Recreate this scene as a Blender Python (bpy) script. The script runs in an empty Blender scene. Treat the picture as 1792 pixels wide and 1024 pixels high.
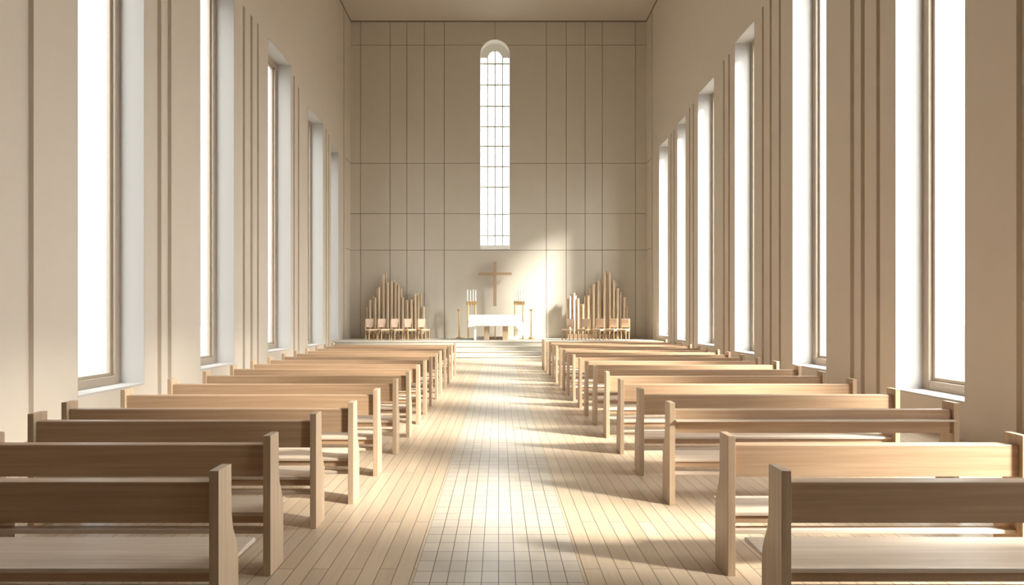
import bpy, bmesh, math, random
from mathutils import Vector
random.seed(7)
S = bpy.context.scene
C = bpy.context.collection
PI = math.pi

# ------------------------------------------------------------------ camera, sky, sun, exposure
F = 1050.0            # focal length in pixels of a 1792 px wide frame
VX, VY = 872.5, 550.0 # vanishing point
H = 1.8               # eye height
cam = bpy.data.cameras.new('camera'); co = bpy.data.objects.new('camera', cam); C.objects.link(co)
cam.sensor_width = 36; cam.lens = F / 1792 * 36
cam.shift_x = (896 - VX) / 1792; cam.shift_y = (VY - 512) / 1792
cam.clip_end = 300
co.location = (0, 0, H); co.rotation_euler = (PI / 2, 0, 0)
S.camera = co
S.view_settings.view_transform = 'Standard'; S.view_settings.look = 'None'
S.view_settings.gamma = 1; S.view_settings.use_curve_mapping = False
S.view_settings.exposure = 0.5

w = bpy.data.worlds.new('sky'); S.world = w; w.use_nodes = True
bg = w.node_tree.nodes['Background']
bg.inputs['Color'].default_value = (0.94, 0.98, 1.0, 1)
def wn_(t): return w.node_tree.nodes.new(t)
_tc = wn_('ShaderNodeTexCoord'); _sx = wn_('ShaderNodeSeparateXYZ'); _mr = wn_('ShaderNodeMapRange')   # overcast sky, three times brighter overhead than at the horizon
w.node_tree.links.new(_tc.outputs['Generated'], _sx.inputs[0]); w.node_tree.links.new(_sx.outputs['Z'], _mr.inputs[0])
SKY = 4.4
_mr.inputs['From Min'].default_value = 0; _mr.inputs['To Min'].default_value = SKY; _mr.inputs['To Max'].default_value = SKY * 3
_mx = wn_('ShaderNodeMapRange'); _ml = wn_('ShaderNodeMath'); _ml.operation = 'MULTIPLY'   # the sun stands to the right, so the sky is brighter there
_mx.inputs['From Min'].default_value = -1; _mx.inputs['To Min'].default_value = .13; _mx.inputs['To Max'].default_value = 1.9
w.node_tree.links.new(_sx.outputs['X'], _mx.inputs[0]); w.node_tree.links.new(_mr.outputs[0], _ml.inputs[0]); w.node_tree.links.new(_mx.outputs[0], _ml.inputs[1])
_my = wn_('ShaderNodeMapRange'); _m2 = wn_('ShaderNodeMath'); _m2.operation = 'MULTIPLY'
_my.inputs['From Min'].default_value = -1; _my.inputs['To Min'].default_value = 1.15; _my.inputs['To Max'].default_value = .45
w.node_tree.links.new(_sx.outputs['Y'], _my.inputs[0]); w.node_tree.links.new(_ml.outputs[0], _m2.inputs[0]); w.node_tree.links.new(_my.outputs[0], _m2.inputs[1])
w.node_tree.links.new(_m2.outputs[0], bg.inputs['Strength'])

sun = bpy.data.lights.new('sun', 'SUN'); so = bpy.data.objects.new('sun', sun); C.objects.link(so)
sun.energy = 19; sun.angle = math.radians(12); sun.color = (1.0, 0.95, 0.87)
so.rotation_euler = Vector((-1.0, 0.50, -0.74)).to_track_quat('-Z', 'Y').to_euler()
so.location = (20, -5, 25)

S.cycles.max_bounces = 12; S.cycles.diffuse_bounces = 8; S.cycles.transparent_max_bounces = 12
S.cycles.sample_clamp_indirect = 8

W = 6.61              # half width of the nave
YB = 26.8             # far wall
YR = -3.2             # wall behind the camera
ZC = 14.9             # ceiling
SH = 0.73             # height of the altar platform

# ------------------------------------------------------------------ materials
def mat(name, col, rough=0.6, metal=0.0, spec=0.5):
    m = bpy.data.materials.new(name); m.use_nodes = True
    b = m.node_tree.nodes['Principled BSDF']
    b.inputs['Base Color'].default_value = (*col, 1); b.inputs['Roughness'].default_value = rough
    b.inputs['Metallic'].default_value = metal; b.inputs['Specular IOR Level'].default_value = spec
    return m
def nd(m, t, **k):
    n = m.node_tree.nodes.new(t)
    for a, v in k.items(): setattr(n, a, v)
    return n
def ln(m, a, b): m.node_tree.links.new(a, b)
def noisy(name, col, col2, scale, rough=0.6, bump=0.0, detail=4, metal=0.0, spec=0.5):
    m = mat(name, col, rough, metal, spec); b = m.node_tree.nodes['Principled BSDF']
    tc = nd(m, 'ShaderNodeTexCoord'); mp = nd(m, 'ShaderNodeMapping'); mp.inputs['Scale'].default_value = scale
    nz = nd(m, 'ShaderNodeTexNoise'); nz.inputs['Scale'].default_value = 1; nz.inputs['Detail'].default_value = detail
    cr = nd(m, 'ShaderNodeValToRGB'); cr.color_ramp.elements[0].position = .3; cr.color_ramp.elements[1].position = .7
    cr.color_ramp.elements[0].color = (*col, 1); cr.color_ramp.elements[1].color = (*col2, 1)
    ln(m, tc.outputs['Object'], mp.inputs['Vector']); ln(m, mp.outputs[0], nz.inputs['Vector'])
    ln(m, nz.outputs[0], cr.inputs[0]); ln(m, cr.outputs[0], b.inputs['Base Color'])
    if bump:
        bp = nd(m, 'ShaderNodeBump'); bp.inputs['Strength'].default_value = bump; bp.inputs['Distance'].default_value = .01
        ln(m, nz.outputs[0], bp.inputs['Height']); ln(m, bp.outputs[0], b.inputs['Normal'])
    return m
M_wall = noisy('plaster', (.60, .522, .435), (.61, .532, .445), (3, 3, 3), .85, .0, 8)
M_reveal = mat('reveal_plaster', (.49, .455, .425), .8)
M_ceil = noisy('ceiling_plaster', (.54, .475, .40), (.55, .485, .41), (1, 1, 1), .9)
M_panel = noisy('wall_panel', (.58, .53, .45), (.595, .545, .465), (2, 2, 2), .75)
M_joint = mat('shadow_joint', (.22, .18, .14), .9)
M_stone = noisy('platform_stone', (.54, .49, .41), (.59, .54, .46), (1, 8, 8), .5)
M_nose = mat('pale_nosing_stone', (.72, .68, .60), .4)
M_frame = mat('window_frame_paint', (.42, .34, .26), .5)
M_bwhite = mat('arched_frame_paint', (.88, .87, .84), .5)
M_lead = mat('glazing_bar', (.62, .60, .52), .5)
OA, OB = (.385, .24, .14), (.48, .32, .20)
M_oak_x = noisy('oak_long_grain', OA, OB, (1.3, 45, 45), .42, .08, 5)
M_oak_z = noisy('oak_upright_grain', (.43, .30, .19), (.53, .39, .265), (45, 45, 1.3), .42, .08, 5)
M_seat = noisy('oak_seat', (.54, .43, .33), (.66, .55, .44), (1.2, 40, 40), .33, .06, 5)
M_cross = noisy('cross_oak', (.40, .27, .165), (.46, .32, .20), (20, 20, 2), .5)
M_gold = mat('aged_brass', (.72, .50, .25), .35, .6)
M_candle = mat('candle_wax', (.90, .89, .85), .5)
M_cloth = noisy('white_linen', (.85, .84, .80), (.90, .89, .86), (6, 6, 2), .9)
M_blue = mat('blue_cloth', (.20, .42, .50), .8)
M_pipe = noisy('pipe_wood', (.56, .41, .26), (.74, .62, .46), (9, 9, .6), .4)
M_cpad = mat('chair_pad', (.72, .55, .42), .8)
M_chest = mat('chest_wood', (.22, .14, .08), .5)
M_cwood = mat('chair_wood', (.50, .33, .17), .5)
M_ground = noisy('outside_gravel', (.13, .13, .12), (.17, .17, .155), (2, 2, 2), .9)

def glass():
    m = bpy.data.materials.new('window_glass'); m.use_nodes = True; t = m.node_tree; t.nodes.clear()
    o = nd(m, 'ShaderNodeOutputMaterial'); mx = nd(m, 'ShaderNodeMixShader'); lw = nd(m, 'ShaderNodeLayerWeight')
    lw.inputs[0].default_value = .5
    pw = nd(m, 'ShaderNodeMath', operation='POWER'); pw.inputs[1].default_value = 5
    ml = nd(m, 'ShaderNodeMath', operation='MULTIPLY_ADD'); ml.inputs[1].default_value = .3; ml.inputs[2].default_value = .03
    tr = nd(m, 'ShaderNodeBsdfTransparent'); tr.inputs[0].default_value = (.97, .985, .98, 1)
    gl = nd(m, 'ShaderNodeBsdfGlossy'); gl.inputs['Roughness'].default_value = .05
    ln(m, lw.outputs['Facing'], pw.inputs[0]); ln(m, pw.outputs[0], ml.inputs[0])
    ln(m, ml.outputs[0], mx.inputs[0]); ln(m, tr.outputs[0], mx.inputs[1]); ln(m, gl.outputs[0], mx.inputs[2])
    ln(m, mx.outputs[0], o.inputs[0]); return m
M_glass = glass()
M_dark = noisy('dimming_rear_wall', (.10, .07, .045), (.13, .09, .06), (30, 30, 1), .5)  # unseen rear wall, made dark to cut light on the near pew backs

def floor_mat(name, c1, c2, mortar, bw, rh, gap, rough, offset, grain, rot=True, sq=False):
    """Brick texture; with rot the bricks run along +Y."""
    m = mat(name, c1, rough); b = m.node_tree.nodes['Principled BSDF']
    tc = nd(m, 'ShaderNodeTexCoord'); mp = nd(m, 'ShaderNodeMapping')
    if rot: mp.inputs['Rotation'].default_value = (0, 0, -PI / 2)
    br = nd(m, 'ShaderNodeTexBrick', offset=offset, offset_frequency=2, squash=1)
    br.inputs['Scale'].default_value = 1
    br.inputs['Brick Width'].default_value = bw; br.inputs['Row Height'].default_value = rh
    br.inputs['Mortar Size'].default_value = gap; br.inputs['Mortar Smooth'].default_value = .2
    br.inputs['Bias'].default_value = 0
    br.inputs['Color1'].default_value = (*c1, 1); br.inputs['Color2'].default_value = (*c2, 1)
    br.inputs['Mortar'].default_value = (*mortar, 1)
    ln(m, tc.outputs['Object'], mp.inputs['Vector']); ln(m, mp.outputs[0], br.inputs['Vector'])
    g = nd(m, 'ShaderNodeMapping'); g.inputs['Scale'].default_value = grain
    nz = nd(m, 'ShaderNodeTexNoise'); nz.inputs['Scale'].default_value = 1; nz.inputs['Detail'].default_value = 5
    ln(m, tc.outputs['Object'], g.inputs['Vector']); ln(m, g.outputs[0], nz.inputs['Vector'])
    mr = nd(m, 'ShaderNodeMapRange'); mr.inputs['To Min'].default_value = .82; mr.inputs['To Max'].default_value = 1.14
    ln(m, nz.outputs[0], mr.inputs[0])
    mx = nd(m, 'ShaderNodeMix', data_type='RGBA', blend_type='MULTIPLY'); mx.inputs[0].default_value = 1
    ln(m, br.outputs['Color'], mx.inputs[6]); ln(m, mr.outputs[0], mx.inputs[7])
    ln(m, mx.outputs[2], b.inputs['Base Color'])
    bp = nd(m, 'ShaderNodeBump', invert=True); bp.inputs['Strength'].default_value = .35; bp.inputs['Distance'].default_value = .004
    ln(m, br.outputs['Fac'], bp.inputs['Height']); ln(m, bp.outputs[0], b.inputs['Normal'])
    return m
M_planks = floor_mat('oak_floorboards', (.47, .355, .245), (.56, .435, .31), (.16, .11, .07), 2.6, .12, .0035, .32, .37, (30, 1.5, 1))
M_tiles = floor_mat('aisle_tiles', (.48, .41, .33), (.54, .465, .375), (.06, .045, .035), .175, .1155, .003, .30, 0.0, (3, 3, 1))

# ------------------------------------------------------------------ geometry helpers
def box(bm, x0, x1, y0, y1, z0, z1, mi=0):
    v = [bm.verts.new((x, y, z)) for x in (x0, x1) for y in (y0, y1) for z in (z0, z1)]
    for f in ((0, 1, 3, 2), (4, 6, 7, 5), (0, 4, 5, 1), (2, 3, 7, 6), (0, 2, 6, 4), (1, 5, 7, 3)):
        bm.faces.new([v[i] for i in f]).material_index = mi
def prism(bm, pts, axis, a, b, mi=0):
    """pts: 2D polygon; axis 'x' -> pts are (y,z), 'y' -> (x,z), 'z' -> (x,y)."""
    def mk(p, t): return (t, p[0], p[1]) if axis == 'x' else (p[0], t, p[1]) if axis == 'y' else (p[0], p[1], t)
    A = [bm.verts.new(mk(p, a)) for p in pts]; B = [bm.verts.new(mk(p, b)) for p in pts]
    bm.faces.new(A).material_index = mi; bm.faces.new(B[::-1]).material_index = mi
    n = len(pts)
    for i in range(n): bm.faces.new((A[i], B[i], B[(i + 1) % n], A[(i + 1) % n])).material_index = mi
def lathe(bm, prof, cx=0, cy=0, n=20):
    rings = [[bm.verts.new((cx + r * math.cos(2 * PI * k / n), cy + r * math.sin(2 * PI * k / n), z)) for k in range(n)] for r, z in prof]
    for a, b in zip(rings, rings[1:]):
        for k in range(n): bm.faces.new((a[k], a[(k + 1) % n], b[(k + 1) % n], b[k]))
    bm.faces.new(rings[0][::-1]); bm.faces.new(rings[-1])
def build(name, bm, mats, parent=None, bevel=0, smooth=False, kind=None, loc=(0, 0, 0)):
    bmesh.ops.recalc_face_normals(bm, faces=bm.faces)
    me = bpy.data.meshes.new(name); bm.to_mesh(me); bm.free()
    for m in (mats if isinstance(mats, (list, tuple)) else [mats]): me.materials.append(m)
    o = bpy.data.objects.new(name, me); C.objects.link(o); o.parent = parent; o.location = loc
    if smooth:
        for p in me.polygons: p.use_smooth = True
        me.set_sharp_from_angle(angle=math.radians(40))
    if bevel:
        b = o.modifiers.new('bevel', 'BEVEL'); b.width = bevel; b.segments = 2; b.limit_method = 'ANGLE'
    if kind: o['kind'] = kind
    return o
def nb(): return bmesh.new()
def bx(name, dims, m, parent=None, bevel=0, kind=None):
    b = nb(); box(b, *dims); return build(name, b, m, parent, bevel, kind=kind)
def thing(name, label, cat, loc=(0, 0, 0), rz=0, group=None):
    o = bpy.data.objects.new(name, None); C.objects.link(o); o.location = loc; o.rotation_euler = (0, 0, rz)
    o.empty_display_size = .1
    tag(o, label, cat, group); return o
def tag(o, label, cat, group=None):
    o['label'] = label; o['category'] = cat
    if group: o['group'] = group
    return o

# ------------------------------------------------------------------ ground, floor, ceiling
b = nb(); v = [b.verts.new(p) for p in ((-90, -90, -.3), (90, -90, -.3), (90, 110, -.3), (-90, 110, -.3))]; b.faces.new(v)
build('ground', b, M_ground, kind='structure')
T = .5775 + .0  # half width of the tiled strip (five tiles each side)
b = nb()
box(b, -W - .6, -T, YR - .4, YB + .4, -.3, 0, 0); box(b, T, W + .6, YR - .4, YB + .4, -.3, 0, 0)
box(b, -T, T, YR - .4, YB + .4, -.3, 0, 1)
build('floor', b, [M_planks, M_tiles], kind='structure')
bx('ceiling', (-W - .6, W + .6, YR - .4, YB + .4, ZC, ZC + .3), M_ceil, kind='structure')

# ------------------------------------------------------------------ side walls with deep windows and fluted piers
TH = .70   # wall thickness
LW = [(9.42, 11.2, .49, 9.95), (13.3, 15.0, .55, 9.9), (17.2, 19.1, .69, 9.74), (20.8, 22.6, .66, 9.0), (23.65, 24.8, .76, 8.5)]
RW = [(8.5, 10.0, .53, 9.8), (12.1, 13.5, .65, 9.6), (15.5, 16.8, .74, 9.4), (18.4, 19.9, .8, 9.1), (21.2, 22.2, .84, 8.84), (23.4, 24.7, .91, 8.7)]
LX = [(5.5, 7.3, .49, 9.95)]
RX = [(4.9, 6.4, .53, 9.8), (1.5, 2.9, .53, 9.8)]
LG = [(8.35, 8.53, 9.95), (11.6, 11.76, 9.9), (11.95, 12.12, 9.9), (15.5, 15.64, 9.8), (15.98, 16.12, 9.8), (16.42, 16.54, 9.8),
      (19.33, 19.45, 9.5), (19.76, 19.9, 9.3), (22.95, 23.05, 8.9), (23.3, 23.4, 8.8), (25.55, 25.72, ZC)]
RG = [(7.35, 7.66, 9.8), (10.4, 10.5, 9.7), (10.83, 10.95, 9.7), (11.15, 11.28, 9.7), (14.05, 14.15, 9.5), (14.52, 14.63, 9.5), (14.95, 15.06, 9.5),
      (17.15, 17.27, 9.25), (17.55, 17.66, 9.25), (20.3, 20.42, 8.95), (20.7, 20.8, 8.95), (22.55, 22.65, 8.75), (22.95, 23.05, 8.75), (25.75, 25.9, ZC)]
def side_wall(name, s, wins, grooves):
    """s = -1 left, +1 right"""
    ev = [(a, c, 'w', z0, z1) for a, c, z0, z1 in wins] + [(a, c, 'g', 0, z1) for a, c, z1 in grooves]
    ev.sort(); b = nb(); xi, xo = s * W, s * (W + TH)
    def bb(x0, x1, *r): box(b, min(x0, x1), max(x0, x1), *r)
    y = YR
    for a, c, k, z0, z1 in ev:
        if a > y: bb(xi, xo, y, a, 0, ZC)
        if k == 'w':
            bb(xi, xo, a, c, 0, z0); bb(xi, xo, a, c, z1, ZC)
        else:
            bb(xi + s * .07, xo, a, c, 0, z1)
            if z1 < ZC: bb(xi, xo, a, c, z1, ZC)
        y = c
    bb(xi, xo, y, YB, 0, ZC)
    return build(name, b, M_wall, kind='structure')
side_wall('wall_left', -1, LW + LX, LG)
side_wall('wall_right', 1, RW + RX, RG)
bx('wall_rear', (-W - TH, W + TH, YR - .3, YR, 0, ZC), M_dark, kind='structure')

wn = 0
def side_window(s, y0, y1, z0, z1):
    global wn; wn += 1
    e = bpy.data.objects.new('window_%d' % wn, None); C.objects.link(e); e['kind'] = 'structure'; e.location = (s * (W + .54), (y0 + y1) / 2, z0)
    hw = (y1 - y0) / 2; h = z1 - z0; fx0, fx1 = -.09, .05; fw = .15
    def bs(b, x0, x1, *r): box(b, *sorted((s * x0, s * x1)), *r)
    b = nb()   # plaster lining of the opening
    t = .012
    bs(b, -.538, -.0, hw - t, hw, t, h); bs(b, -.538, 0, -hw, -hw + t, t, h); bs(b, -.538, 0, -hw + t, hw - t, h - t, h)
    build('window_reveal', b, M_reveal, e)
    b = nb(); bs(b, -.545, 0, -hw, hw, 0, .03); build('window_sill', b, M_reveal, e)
    b = nb()
    bs(b, fx0, fx1, -hw + t, -hw + fw, .03, h - t); bs(b, fx0, fx1, hw - fw, hw - t, .03, h - t)
    bs(b, fx0, fx1, -hw + fw, hw - fw, .03, .03 + fw); bs(b, fx0, fx1, -hw + fw, hw - fw, h - fw, h - t)
    f2 = fw + .06; g0, g1 = -.03, .04
    bs(b, g0, g1, -hw + fw, -hw + f2, .03 + fw, h - fw); bs(b, g0, g1, hw - f2, hw - fw, .03 + fw, h - fw)
    bs(b, g0, g1, -hw + f2, hw - f2, .03 + fw, .03 + f2); bs(b, g0, g1, -hw + f2, hw - f2, h - f2, h - fw)
    build('window_frame', b, M_frame, e, bevel=.006)
    b = nb(); bs(b, .01, .018, -hw + fw + .01, hw - fw - .01, .1, h - fw - .01); build('window_glass', b, M_glass, e)
    # light portal in the opening: guides the sky light, gives none of its own
    L = bpy.data.lights.new('sky_portal', 'AREA'); L.shape = 'RECTANGLE'; L.size = h; L.size_y = 2 * hw
    L.cycles.is_portal = True
    p = bpy.data.objects.new('sky_portal', L); C.objects.link(p); p.location = (s * (W + .68), (y0 + y1) / 2, z0 + h / 2)
    p.rotation_euler = (0, s * PI / 2, 0)
for q in LW + LX: side_window(-1, *q)
for q in RW + RX: side_window(1, *q)

# ------------------------------------------------------------------ far wall: panels with open joints and the arched window
K = F / YB
def bx_(px): return (px - VX) / K
def bz_(py): return H + (VY - py) / K
ax, ar = bx_(866.2), 26.2 / K            # arch centre and outer radius
az0, az1 = bz_(437), bz_(69) - 26.2 / K  # bottom and springing
vl = [631, 682.5, 712, 742.6, 777.5, 956, 991, 1024, 1054, 1112]
hl = [bz_(y) for y in (438, 374, 286, 79)]
g = .012
def arc(cx, cz, r, a0, a1, n): return [(cx + r * math.cos(a0 + (a1 - a0) * i / n), cz + r * math.sin(a0 + (a1 - a0) * i / n)) for i in range(n + 1)]
b = nb()
yf, yk, ye = YB, YB + .03, YB + .65
xs = [-W] + [bx_(p) for p in vl] + [W]; zs = [0] + hl + [ZC]
cl, cr = xs[5] + g, xs[6] - g
for i in range(len(xs) - 1):
    x0 = xs[i] + (g if i else 0); x1 = xs[i + 1] - (g if i < len(xs) - 2 else 0)
    for j in range(len(zs) - 1):
        z0 = zs[j] + (g if j else 0); z1 = zs[j + 1] - (g if j < len(zs) - 2 else 0)
        if i != 5: box(b, x0, x1, yf, yk, z0, z1); continue
        if j == 0: box(b, x0, x1, yf, yk, z0, z1); continue
        l, r = ax - ar, ax + ar
        if j < 4:
            zt = min(z1, az1)
            lo = max(z0, az0)
            if j < 3 or az1 >= z1:
                box(b, x0, l, yf, yk, z0, z1); box(b, r, x1, yf, yk, z0, z1)
            else:
                th = math.asin(min(1, (z1 - az1) / ar))
                P = [(x0, z0), (l, z0)] + arc(ax, az1, ar, PI, PI - th, 10) + [(x0, z1)]
                prism(b, P, 'y', yf, yk)
                P = [(x1, z0), (r, z0)] + arc(ax, az1, ar, 0, th, 10) + [(x1, z1)]
                prism(b, P, 'y', yf, yk)
        else:
            th = math.asin((z0 - az1) / ar)
            P = [(x0, z0)] + arc(ax, az1, ar, PI - th, PI / 2, 12) + [(ax, z1), (x0, z1)]
            P = [(p[0] - (.01 if abs(p[0] - ax) < .01 else 0), p[1]) for p in P]; prism(b, P, 'y', yf, yk)
            P = [(x1, z0)] + arc(ax, az1, ar, th, PI / 2, 12) + [(ax, z1), (x1, z1)]
            P = [(p[0] + (.01 if abs(p[0] - ax) < .01 else 0), p[1]) for p in P]; prism(b, P, 'y', yf, yk)
# thick backing behind the joints, pierced by the same opening
l, r = ax - ar, ax + ar
box(b, -W - TH, l, yk, ye, 0, az1, 1); box(b, r, W + TH, yk, ye, 0, az1, 1); box(b, l, r, yk, ye, 0, az0, 1)
prism(b, [(-W - TH, az1)] + arc(ax, az1, ar, PI, PI / 2, 20) + [(ax, ZC), (-W - TH, ZC)], 'y', yk, ye, 1)
prism(b, [(W + TH, az1)] + arc(ax, az1, ar, 0, PI / 2, 20) + [(ax, ZC), (W + TH, ZC)], 'y', yk, ye, 1)
build('wall_back', b, [M_panel, M_joint], kind='structure')

wn += 1
e = bpy.data.objects.new('window_%d' % wn, None); C.objects.link(e); e['kind'] = 'structure'; e.location = (ax, YB + .4, az0)
hs = az1 - az0
b = nb()   # white lining around the arch
t = .02
o_ = [(-ar, 0)] + arc(0, hs, ar, PI, 0, 32) + [(ar, 0)]
i_ = [(-ar + t, 0)] + arc(0, hs, ar - t, PI, 0, 32) + [(ar - t, 0)]
for q in range(len(o_) - 1): prism(b, [o_[q], o_[q + 1], i_[q + 1], i_[q]], 'y', -.41, .05)
build('window_reveal', b, M_bwhite, e)
bx('window_sill', (-ar + t, ar - t, -.44, .05, 0, .2), M_bwhite, e, .01)
b = nb()   # solid arch head around the small inner arch
ri = 13.3 / K
oo = arc(0, hs, ar - t, PI, 0, 32); ii = arc(0, hs, ri, PI, 0, 32)
for q in range(32): prism(b, [oo[q], oo[q + 1], ii[q + 1], ii[q]], 'y', -.04, .04)
build('arch_head', b, M_bwhite, e)
b = nb(); gb = .028
for px in (853, 866.2, 879.6):
    x = (px - 866.2) / K; top = hs + math.sqrt(max(0, ri * ri - x * x)) if abs(x) < ri * .9 else hs
    box(b, x - gb, x + gb, -.045, .03, .2, top)
for py in (105.5, 143, 181, 217, 252, 288, 324.6, 373, 410.5):
    z = bz_(py) - az0; box(b, -ar + t, ar - t, -.04, .025, z - gb, z + gb)
for q in range(len(ii) - 1): prism(b, [ii[q], ii[q + 1], (ii[q + 1][0] * .93, hs + (ii[q + 1][1] - hs) * .93), (ii[q][0] * .93, hs + (ii[q][1] - hs) * .93)], 'y', -.05, .05)
build('glazing_bars', b, M_lead, e)
b = nb(); prism(b, [(-ar + t, .2)] + arc(0, hs, ar - t, PI, 0, 32) + [(ar - t, .2)], 'y', .03, .036); build('window_glass', b, M_glass, e)
L = bpy.data.lights.new('sky_portal', 'AREA'); L.shape = 'RECTANGLE'; L.size = 2 * ar; L.size_y = hs + ar; L.cycles.is_portal = True
p = bpy.data.objects.new('sky_portal', L); C.objects.link(p); p.location = (ax, YB + .7, az0 + (hs + ar) / 2); p.rotation_euler = (PI / 2, 0, PI)
p.rotation_euler = (-PI / 2, 0, 0)

# dark shadow line where walls meet the ceiling, and joints carried round the corner
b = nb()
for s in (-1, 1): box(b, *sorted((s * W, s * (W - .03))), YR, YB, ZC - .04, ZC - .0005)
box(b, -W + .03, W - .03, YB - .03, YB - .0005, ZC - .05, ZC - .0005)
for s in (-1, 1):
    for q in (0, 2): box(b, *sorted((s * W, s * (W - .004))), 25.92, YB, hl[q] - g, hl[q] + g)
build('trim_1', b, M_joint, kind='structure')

# ------------------------------------------------------------------ altar platform
pl = thing('altar_platform', 'pale stone altar platform with wide steps below the arched window', 'platform', (0, 23.05, 0))
x0, x1 = -W + .002, W - .002
bx('platform_deck', (x0, x1, .9, YB - 23.052, 0, SH), M_stone, pl, .012)
bx('step_nosing', (x0, x1, .87, .8995, SH - .035, SH), M_nose, pl, .006)
for k in range(3):
    bx('step_nosing', (x0, x1, .3 * k - .03, .3 * k - .0005, SH / 4 * (k + 1) - .035, SH / 4 * (k + 1)), M_nose, pl, .006)
    o = bx('step', (x0, x1, .3 * k, .9 - .001, SH / 4 * k + (.001 if k else 0), SH / 4 * (k + 1)), M_stone, pl, .012)

# ------------------------------------------------------------------ pews
PT, BT = .965, .896
def pew(s, y, pxa, xo, label, ledge=False, front=False):
    """s side; y rear plane; pxa = aisle face |x|; xo = outer |x| of the wall end."""
    xa = pxa; e = thing('pew', label, 'pew', (s * (xa + xo) / 2, y, 0), 0, 'oak pews on the %s of the aisle' % ('left' if s < 0 else 'right'))
    hl_ = (xo - xa) / 2; t = .052
    prof = [(0, 0), (0, PT - .003), (.004, PT), (.15, PT), (.155, PT - .005), (.16, .68), (.175, .60), (.21, .53), (.235, .47), (.245, .40), (.245, 0)]
    for q in (-1, 1):
        b = nb(); a0, a1 = sorted((q * hl_, q * (hl_ - t))); prism(b, prof, 'x', a0, a1); build('end_panel', b, M_oak_z, e, .005)
    i = hl_ - t
    b = nb(); prism(b, [(.03, .675), (.03, BT - .004), (.034, BT), (.115, BT), (.12, BT - .005), (.085, .675)], 'x', -i, i)
    build('backrest', b, M_oak_x, e, .004)
    sd, sw = (.52, hl_ - .012) if front else (.44, i - .001)
    b = nb(); prism(b, [(.045, .398), (.045, .425), (.25, .418), (sd - .02, .425), (sd - .005, .418), (sd, .405), (sd - .005, .393)], 'x', -sw, sw)
    build('seat', b, M_seat, e, .004)
    bx('apron', (-i, i, .06, .085, .345, .3975), M_oak_x, e, .003)
    bx('stretcher', (-i, i, .05, .13, .272, .302), M_seat, e, .004)
    if ledge: bx('book_ledge', (-i, i, -.035, .0295, .79, .805), M_seat, e, .003)
    return e
ordn = ['first', 'second', 'third', 'fourth', 'fifth', 'sixth', 'seventh', 'eighth', 'ninth', 'tenth', 'eleventh', 'twelfth', 'thirteenth',
        'fourteenth', 'fifteenth', 'sixteenth', 'seventeenth', 'eighteenth', 'nineteenth']
def interp(t, x):
    if x <= t[0][0]: return t[0][1]
    for (a, va), (c, vc) in zip(t, t[1:]):
        if x <= c: return va + (vc - va) * (x - a) / (c - a)
    return t[-1][1]
left = [(3.2, 1.493), (4.12, 1.566), (5.03, 1.53), (5.68, 1.375), (6.65, 1.34), (7.7, 1.31), (8.75, 1.30), (9.8, 1.30), (10.75, 1.305), (11.7, 1.305),
        (12.65, 1.295), (13.6, 1.30), (14.6, 1.29), (15.6, 1.285), (16.6, 1.28), (17.6, 1.265)]
right = [(3.2, 1.51), (4.12, 1.575), (5.65, 1.61), (6.68, 1.57), (7.7, 1.56), (8.7, 1.56), (9.7, 1.55), (10.6, 1.54), (11.5, 1.55), (12.4, 1.54), (13.3, 1.53),
         (14.1, 1.52), (14.9, 1.515), (15.8, 1.51), (16.7, 1.50), (17.6, 1.49), (18.4, 1.48), (19.15, 1.46), (19.9, 1.45)]
OL = [(3.2, 4.0), (3.25, 3.57), (4.2, 3.57), (4.3, 3.95), (5.2, 3.95), (5.3, 4.12), (7.7, 4.25), (17.6, 4.9)]
OR = [(3.2, 4.0), (3.25, 3.65), (4.2, 3.65), (4.3, 4.33), (5.65, 4.34), (7.7, 4.6), (9.7, 4.9), (19.9, 5.6)]
for s, rows, ot in ((-1, left, OL), (1, right, OR)):
    side = 'left' if s < 0 else 'right'; n = len(rows)
    for k, (y, a) in enumerate(rows):
        if k == 0: lab = 'dark-backed oak pew nearest the camera on the %s of the aisle' % side
        elif k == n - 1: lab = 'pale oak pew closest to the altar steps on the %s of the aisle' % side
        elif k < 10: lab = 'oak pew in the %s row from the camera, %s of the aisle' % (ordn[k], side)
        else: lab = 'pale oak pew in the %s row back from the altar steps, %s of the aisle' % (ordn[n - 1 - k], side)
        pew(s, y, a, interp(ot, y), lab, ledge=(s > 0 and k == 2), front=(k == 0))

# ------------------------------------------------------------------ altar table and cloth
sc = F / 25.0
def X(px, Y): return (px - VX) * Y / F
def Z(py, Y): return H + (VY - py) * Y / F
AY = 24.75
al = thing('altar_table', 'altar table on square oak pillars under a white cloth', 'altar', (X(866.5, AY), AY, SH))
TZ = 1.035
xl, xr = X(822.5, AY) - al.location.x, X(911, AY) - al.location.x
bx('tabletop', (xl + .02, xr - .02, .02, .88, TZ - .06, TZ - .008), M_oak_x, al, .005)
for px in (851.5, 884.3):
    x = X(px, AY) - al.location.x
    bx('pillar', (x - .11, x + .11, .12, .34, 0, TZ - .0605), M_oak_z, al, .006)
    o = bx('pillar', (x - .11, x + .11, .56, .78, 0, TZ - .0605), M_oak_z, al, .006)
for px in (831.3, 904):
    x = X(px, AY) - al.location.x
    o = bx('corner_post', (x - .045, x + .045, .06, .15, 0, TZ - .0605), M_bwhite, al, .006); o['label'] = 'slim white corner post'
b = nb(); lathe(b, [(.02, 0), (.02, TZ - .0605)], 0, .45, 12); build('centre_rod', b, M_gold, al, smooth=True)
bx('back_rail', (xl + .2, xr - .2, .80, .83, .0, .12), M_bwhite, al, .005)

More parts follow.
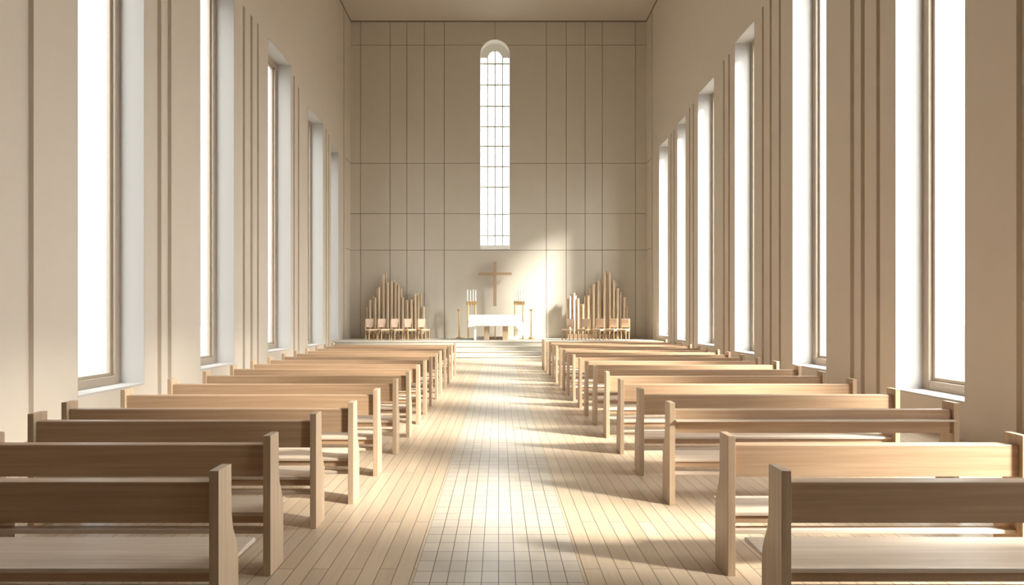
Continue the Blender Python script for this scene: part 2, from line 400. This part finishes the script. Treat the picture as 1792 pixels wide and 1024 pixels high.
def cloth():
    """closed-over draped sheet: top plus four hanging sides with folds"""
    b = nb(); hx = (xr - xl) / 2 + .012; cx = (xl + xr) / 2; d0, d1 = -.012, .912; drop = .46
    per = []; N = 26; M = 12; r = .05
    for i in range(N): per.append((cx - hx + 2 * hx * i / N, d0, 0, -1, i / N))
    for i in range(M): per.append((cx + hx, d0 + (d1 - d0) * i / M, 1, 0, 1))
    for i in range(N): per.append((cx + hx - 2 * hx * i / N, d1, 0, 1, 1 - i / N))
    for i in range(M): per.append((cx - hx, d1 - (d1 - d0) * i / M, -1, 0, 0))
    n = len(per); rings = []
    for lv in range(9):
        t = lv / 8; ring = []
        for k, (x, y, nx, ny, u) in enumerate(per):
            dr = drop
            cornr = max(0, 1 - math.hypot(x - (cx + hx), y - d0) / .28)
            cornl = max(0, 1 - math.hypot(x - (cx - hx), y - d0) / .25)
            dr += .42 * cornr ** 1.3 + .05 * cornl
            if nx: dr += .03
            fold = .016 * math.sin(k * 1.9) * t + .008 * math.sin(k * 3.7 + 1) * t
            out = fold + .05 * t * abs(ny) * .3 + (.11 * t if nx > 0 else .08 * t if nx < 0 else 0)
            ex = 0
            if ny and cornr > 0: ex = .10 * t * cornr
            if ny and cornl > 0: ex = -.08 * t * cornl
            ring.append(b.verts.new((x + nx * out + ex, y + ny * out, TZ - dr * t - (.004 if lv else -.006))))
        rings.append(ring)
    for a, c in zip(rings, rings[1:]):
        for k in range(n): b.faces.new((a[k], a[(k + 1) % n], c[(k + 1) % n], c[k]))
    b.faces.new(rings[0])
    o = build('altar_cloth', b, M_cloth, smooth=True, loc=al.location)
    so_ = o.modifiers.new('thickness', 'SOLIDIFY'); so_.thickness = .006; so_.offset = 1
    return tag(o, 'white linen cloth draped over the altar, longer at its right corner', 'altar cloth')
cloth()

# ------------------------------------------------------------------ cross
CY = YB - .34
cr = thing('wall_cross', 'plain oak cross standing off the panelled wall below the arched window', 'cross', (X(866, CY), CY, Z(536, CY)))
ch = Z(458, CY) - Z(536, CY); cz = Z(479, CY) - Z(536, CY); t = .072
bx('upright', (-t, t, 0, .14, 0, ch), M_cross, cr, .006)
bx('crossbar', (X(837, CY) - cr.location.x, -t - .0005, .0, .14, cz - .055, cz + .055), M_cross, cr, .006)
bx('crossbar', (t + .0005, X(895.5, CY) - cr.location.x, .0, .14, cz - .055, cz + .055), M_cross, cr, .006)
b = nb(); box(b, -.02, .02, .1405, .34, cz - .02, cz + .02); build('wall_bracket', b, M_gold, cr)

# ------------------------------------------------------------------ candelabra, candles, stands
def candelabrum(pxs, shelf, cands, side):
    Y = 26.05; x0_ = X(sum(pxs) / 2, Y)
    e = thing('candelabrum', 'tall two-legged brass candle stand %s of the altar' % side, 'candle stand', (x0_, Y, SH))
    zs_ = Z(530, Y) - SH
    for px in pxs:
        x = X(px, Y) - x0_; b = nb()
        lathe(b, [(.09, 0), (.09, .02), (.045, .04), (.035, .06), (.032, zs_ * .5), (.042, zs_ * .51), (.032, zs_ * .52), (.032, zs_ - .02)], x, 0, 16); build('post', b, M_gold, e, smooth=True)
    bx('shelf', (X(shelf[0], Y) - x0_, X(shelf[1], Y) - x0_, -.05, .05, zs_ - .02, zs_ + .02), M_gold, e, .006)
    names = ['leftmost', 'second', 'third', 'fourth', 'fifth']
    for k, px in enumerate(cands):
        x = X(px, Y); b = nb()
        lathe(b, [(.02, zs_ - .12), (.05, zs_ - .05), (.03, zs_ - .021)], x - x0_, 0, 12); build('pendant', b, M_gold, e, smooth=True)
        b = nb(); lathe(b, [(.03, zs_ + .0205), (.05, zs_ + .035), (.052, zs_ + .07), (.045, zs_ + .0701), (.03, zs_ + .045)], x - x0_, 0, 12); build('candle_cup', b, M_gold, e, smooth=True)
        b = nb(); ztop = Z(507 + (k % 2) * 1.5 - .5, Y) - SH
        lathe(b, [(.026, zs_ + .0455), (.026, ztop - .03), (.02, ztop - .01), (.004, ztop), (.004, ztop + .03)], 0, 0, 14)
        o = build('candle', b, M_candle, smooth=True, loc=(x, Y, SH))
        if k == len(cands) - 1 : nm = 'rightmost'
        else: nm = names[k]
        tag(o, '%s white candle%s on the brass candle stand %s of the altar' % (nm, ' from the left' if nm not in ('leftmost', 'rightmost') else '', side), 'candle',
            'candles on the stand %s of the altar' % side)
candelabrum((819.3, 832), (815.5, 835.5), (818, 823.2, 828, 832.3), 'left')
candelabrum((901, 915), (898.5, 918.5), (900.8, 904.8, 908.3, 911.8, 916.5), 'right')
for px, side in ((803.5, 'left'), (929.7, 'right')):
    Y = 26.1; b = nb(); h = Z(541, Y) - SH
    e = thing('brass_stand', 'short single brass post stand at the far %s of the altar' % side, 'stand', (X(px, Y), Y, SH))
    lathe(b, [(.13, 0), (.13, .05), (.10, .07), (.05, .09), (.04, .12)], 0, 0, 20); build('base', b, M_gold, e, smooth=True)
    b = nb(); lathe(b, [(.036, .1205), (.03, h - .1)], 0, 0, 14); build('post', b, M_gold, e, smooth=True)
    b = nb(); lathe(b, [(.03, h - .0995), (.07, h - .06), (.08, h), (.065, h + .001), (.05, h - .03)], 0, 0, 16); build('cup', b, M_gold, e, smooth=True)
Y = 25.55
o = bx('brass_plinth', (X(797, Y), X(829, Y), Y, Y + .3, SH, SH + .045), M_gold, None, .008); tag(o, 'low flat brass plinth on the platform left of the altar', 'plinth')
b = nb(); prism(b, [(X(802, 25.3), 25.05), (X(812, 25.3), 24.95), (X(826, 25.3), 25.1), (X(830, 25.3), 25.4), (X(815, 25.3), 25.5), (X(800, 25.3), 25.4)], 'z', SH, SH + .02)
o = build('blue_mat', b, M_blue, bevel=.006); tag(o, 'small blue cloth mat lying on the platform left of the altar', 'mat')

# ------------------------------------------------------------------ organ pipes
def organ(tops, label, x0p, x1p):
    Y = 26.3
    xc = X((x0p + x1p) / 2, Y); e = thing('pipe_organ', label, 'pipe organ', (xc, Y, SH))
    bx('wind_chest', (X(x0p, Y) - xc, X(x1p, Y) - xc, -.12, .28, 0, .20), M_chest, e, .01)
    for k, (px, py) in enumerate(tops):
        x = X(px, Y) - xc; r = .052 if k % 3 else .058; yy = .0 if k % 2 else .11
        h = Z(py, Y) - SH; b = nb()
        lathe(b, [(.02, .2005), (r, .42), (r, h - .02), (r + .004, h - .018), (r + .004, h - .002), (r * .8, h), (r * .8, h - .06)], x, yy, 16)
        o = build('pipe', b, M_pipe, e, smooth=True)
        b = nb(); box(b, x - .025, x + .025, yy - r - .006, yy - r + .004, .44, .49); build('pipe_mouth', b, M_cwood, o)
c2 = lambda L: [(620 + x / 7.313, 470 + y / 7.313) for x, y in L]
c3 = lambda L: [(970 + x / 6.827, 460 + y / 6.827) for x, y in L]
organ(c2([(165, 495), (203, 405), (243, 345), (268, 372), (292, 252), (318, 240), (345, 150), (375, 85), (403, 55), (428, 182), (449, 200), (480, 160), (505, 138),
          (529, 178), (552, 215), (570, 205), (595, 255), (622, 370), (655, 400), (680, 405), (706, 395), (733, 400), (757, 345), (783, 325), (805, 315), (822, 350), (848, 325), (885, 490)]),
      'organ pipes and chest on the left of the platform, tallest near their left', 640, 743)
organ(c3([(162, 430), (187, 400), (210, 370), (235, 362), (257, 390), (285, 425), (318, 495), (343, 495), (375, 400), (405, 392), (438, 300), (470, 260), (500, 245), (524, 215),
          (554, 190), (598, 130), (636, 90), (662, 118), (688, 240), (710, 210), (730, 245), (757, 305), (797, 345), (838, 410), (873, 515)]),
      'organ pipes and chest on the right of the platform, half in shade', 992.5, 1099.5)

# ------------------------------------------------------------------ chairs
def chair():
    e = thing('chair', 'x', 'chair'); w_, d_ = .20, .19
    bx('seat', (-w_, w_, -d_, d_, .41, .455), M_cpad, e, .015)
    bx('seat_frame', (-w_ + .01, w_ - .01, -d_ + .01, d_ - .01, .37, .4095), M_cwood, e, .004)
    for sx in (-1, 1):
        for sy in (-1, 1):
            x, y = sx * (w_ - .025), sy * (d_ - .025)
            h = .3695
            bx('leg', (x - .018, x + .018, y - .018, y + .018, 0, h), M_cwood, e, .004)
        x = sx * (w_ - .02); bx('back_post', (x - .016, x + .016, d_ - .002, d_ + .026, .38, .87), M_cwood, e, .004)
    b = nb(); prism(b, [(-.150, .52), (.150, .52), (.175, .88), (-.175, .88)], 'y', d_ - .012, d_ + .012)
    build('backrest', b, M_cpad, e, .01)
    return e
def children(o, allo): return [c for c in allo if c.parent == o]
proto = chair(); kids = [c for c in bpy.data.objects if c.parent == proto]
def place(px, py, rz, label, group, first):
    Y = (H - SH) * F / (py - VY)
    if first: o = proto
    else:
        o = proto.copy(); C.objects.link(o)
        for c in kids:
            d = c.copy(); C.objects.link(d); d.parent = o
    o.location = (X(px, Y), Y, SH); o.rotation_euler = (0, 0, rz); o['label'] = label; o['group'] = group
nm = ['leftmost', 'second', 'middle', 'fourth', 'rightmost']
for k, px in enumerate((650, 671.5, 694.5, 717.5, 741.5)):
    f = 'from the left' if k in (1, 3) else ''
    place(px, 594.9, .62, ('%s chair %s in the row before the left organ pipes' % (nm[k], f)).replace('  ', ' '), 'chairs before the left organ pipes', k == 0)
for k, px in enumerate((993.5, 1021, 1046, 1070, 1091)):
    f = 'from the left' if k in (1, 3) else ''
    place(px, 594.9, -.62, ('%s chair %s in the row before the right organ pipes' % (nm[k], f)).replace('  ', ' '), 'chairs before the right organ pipes', False)
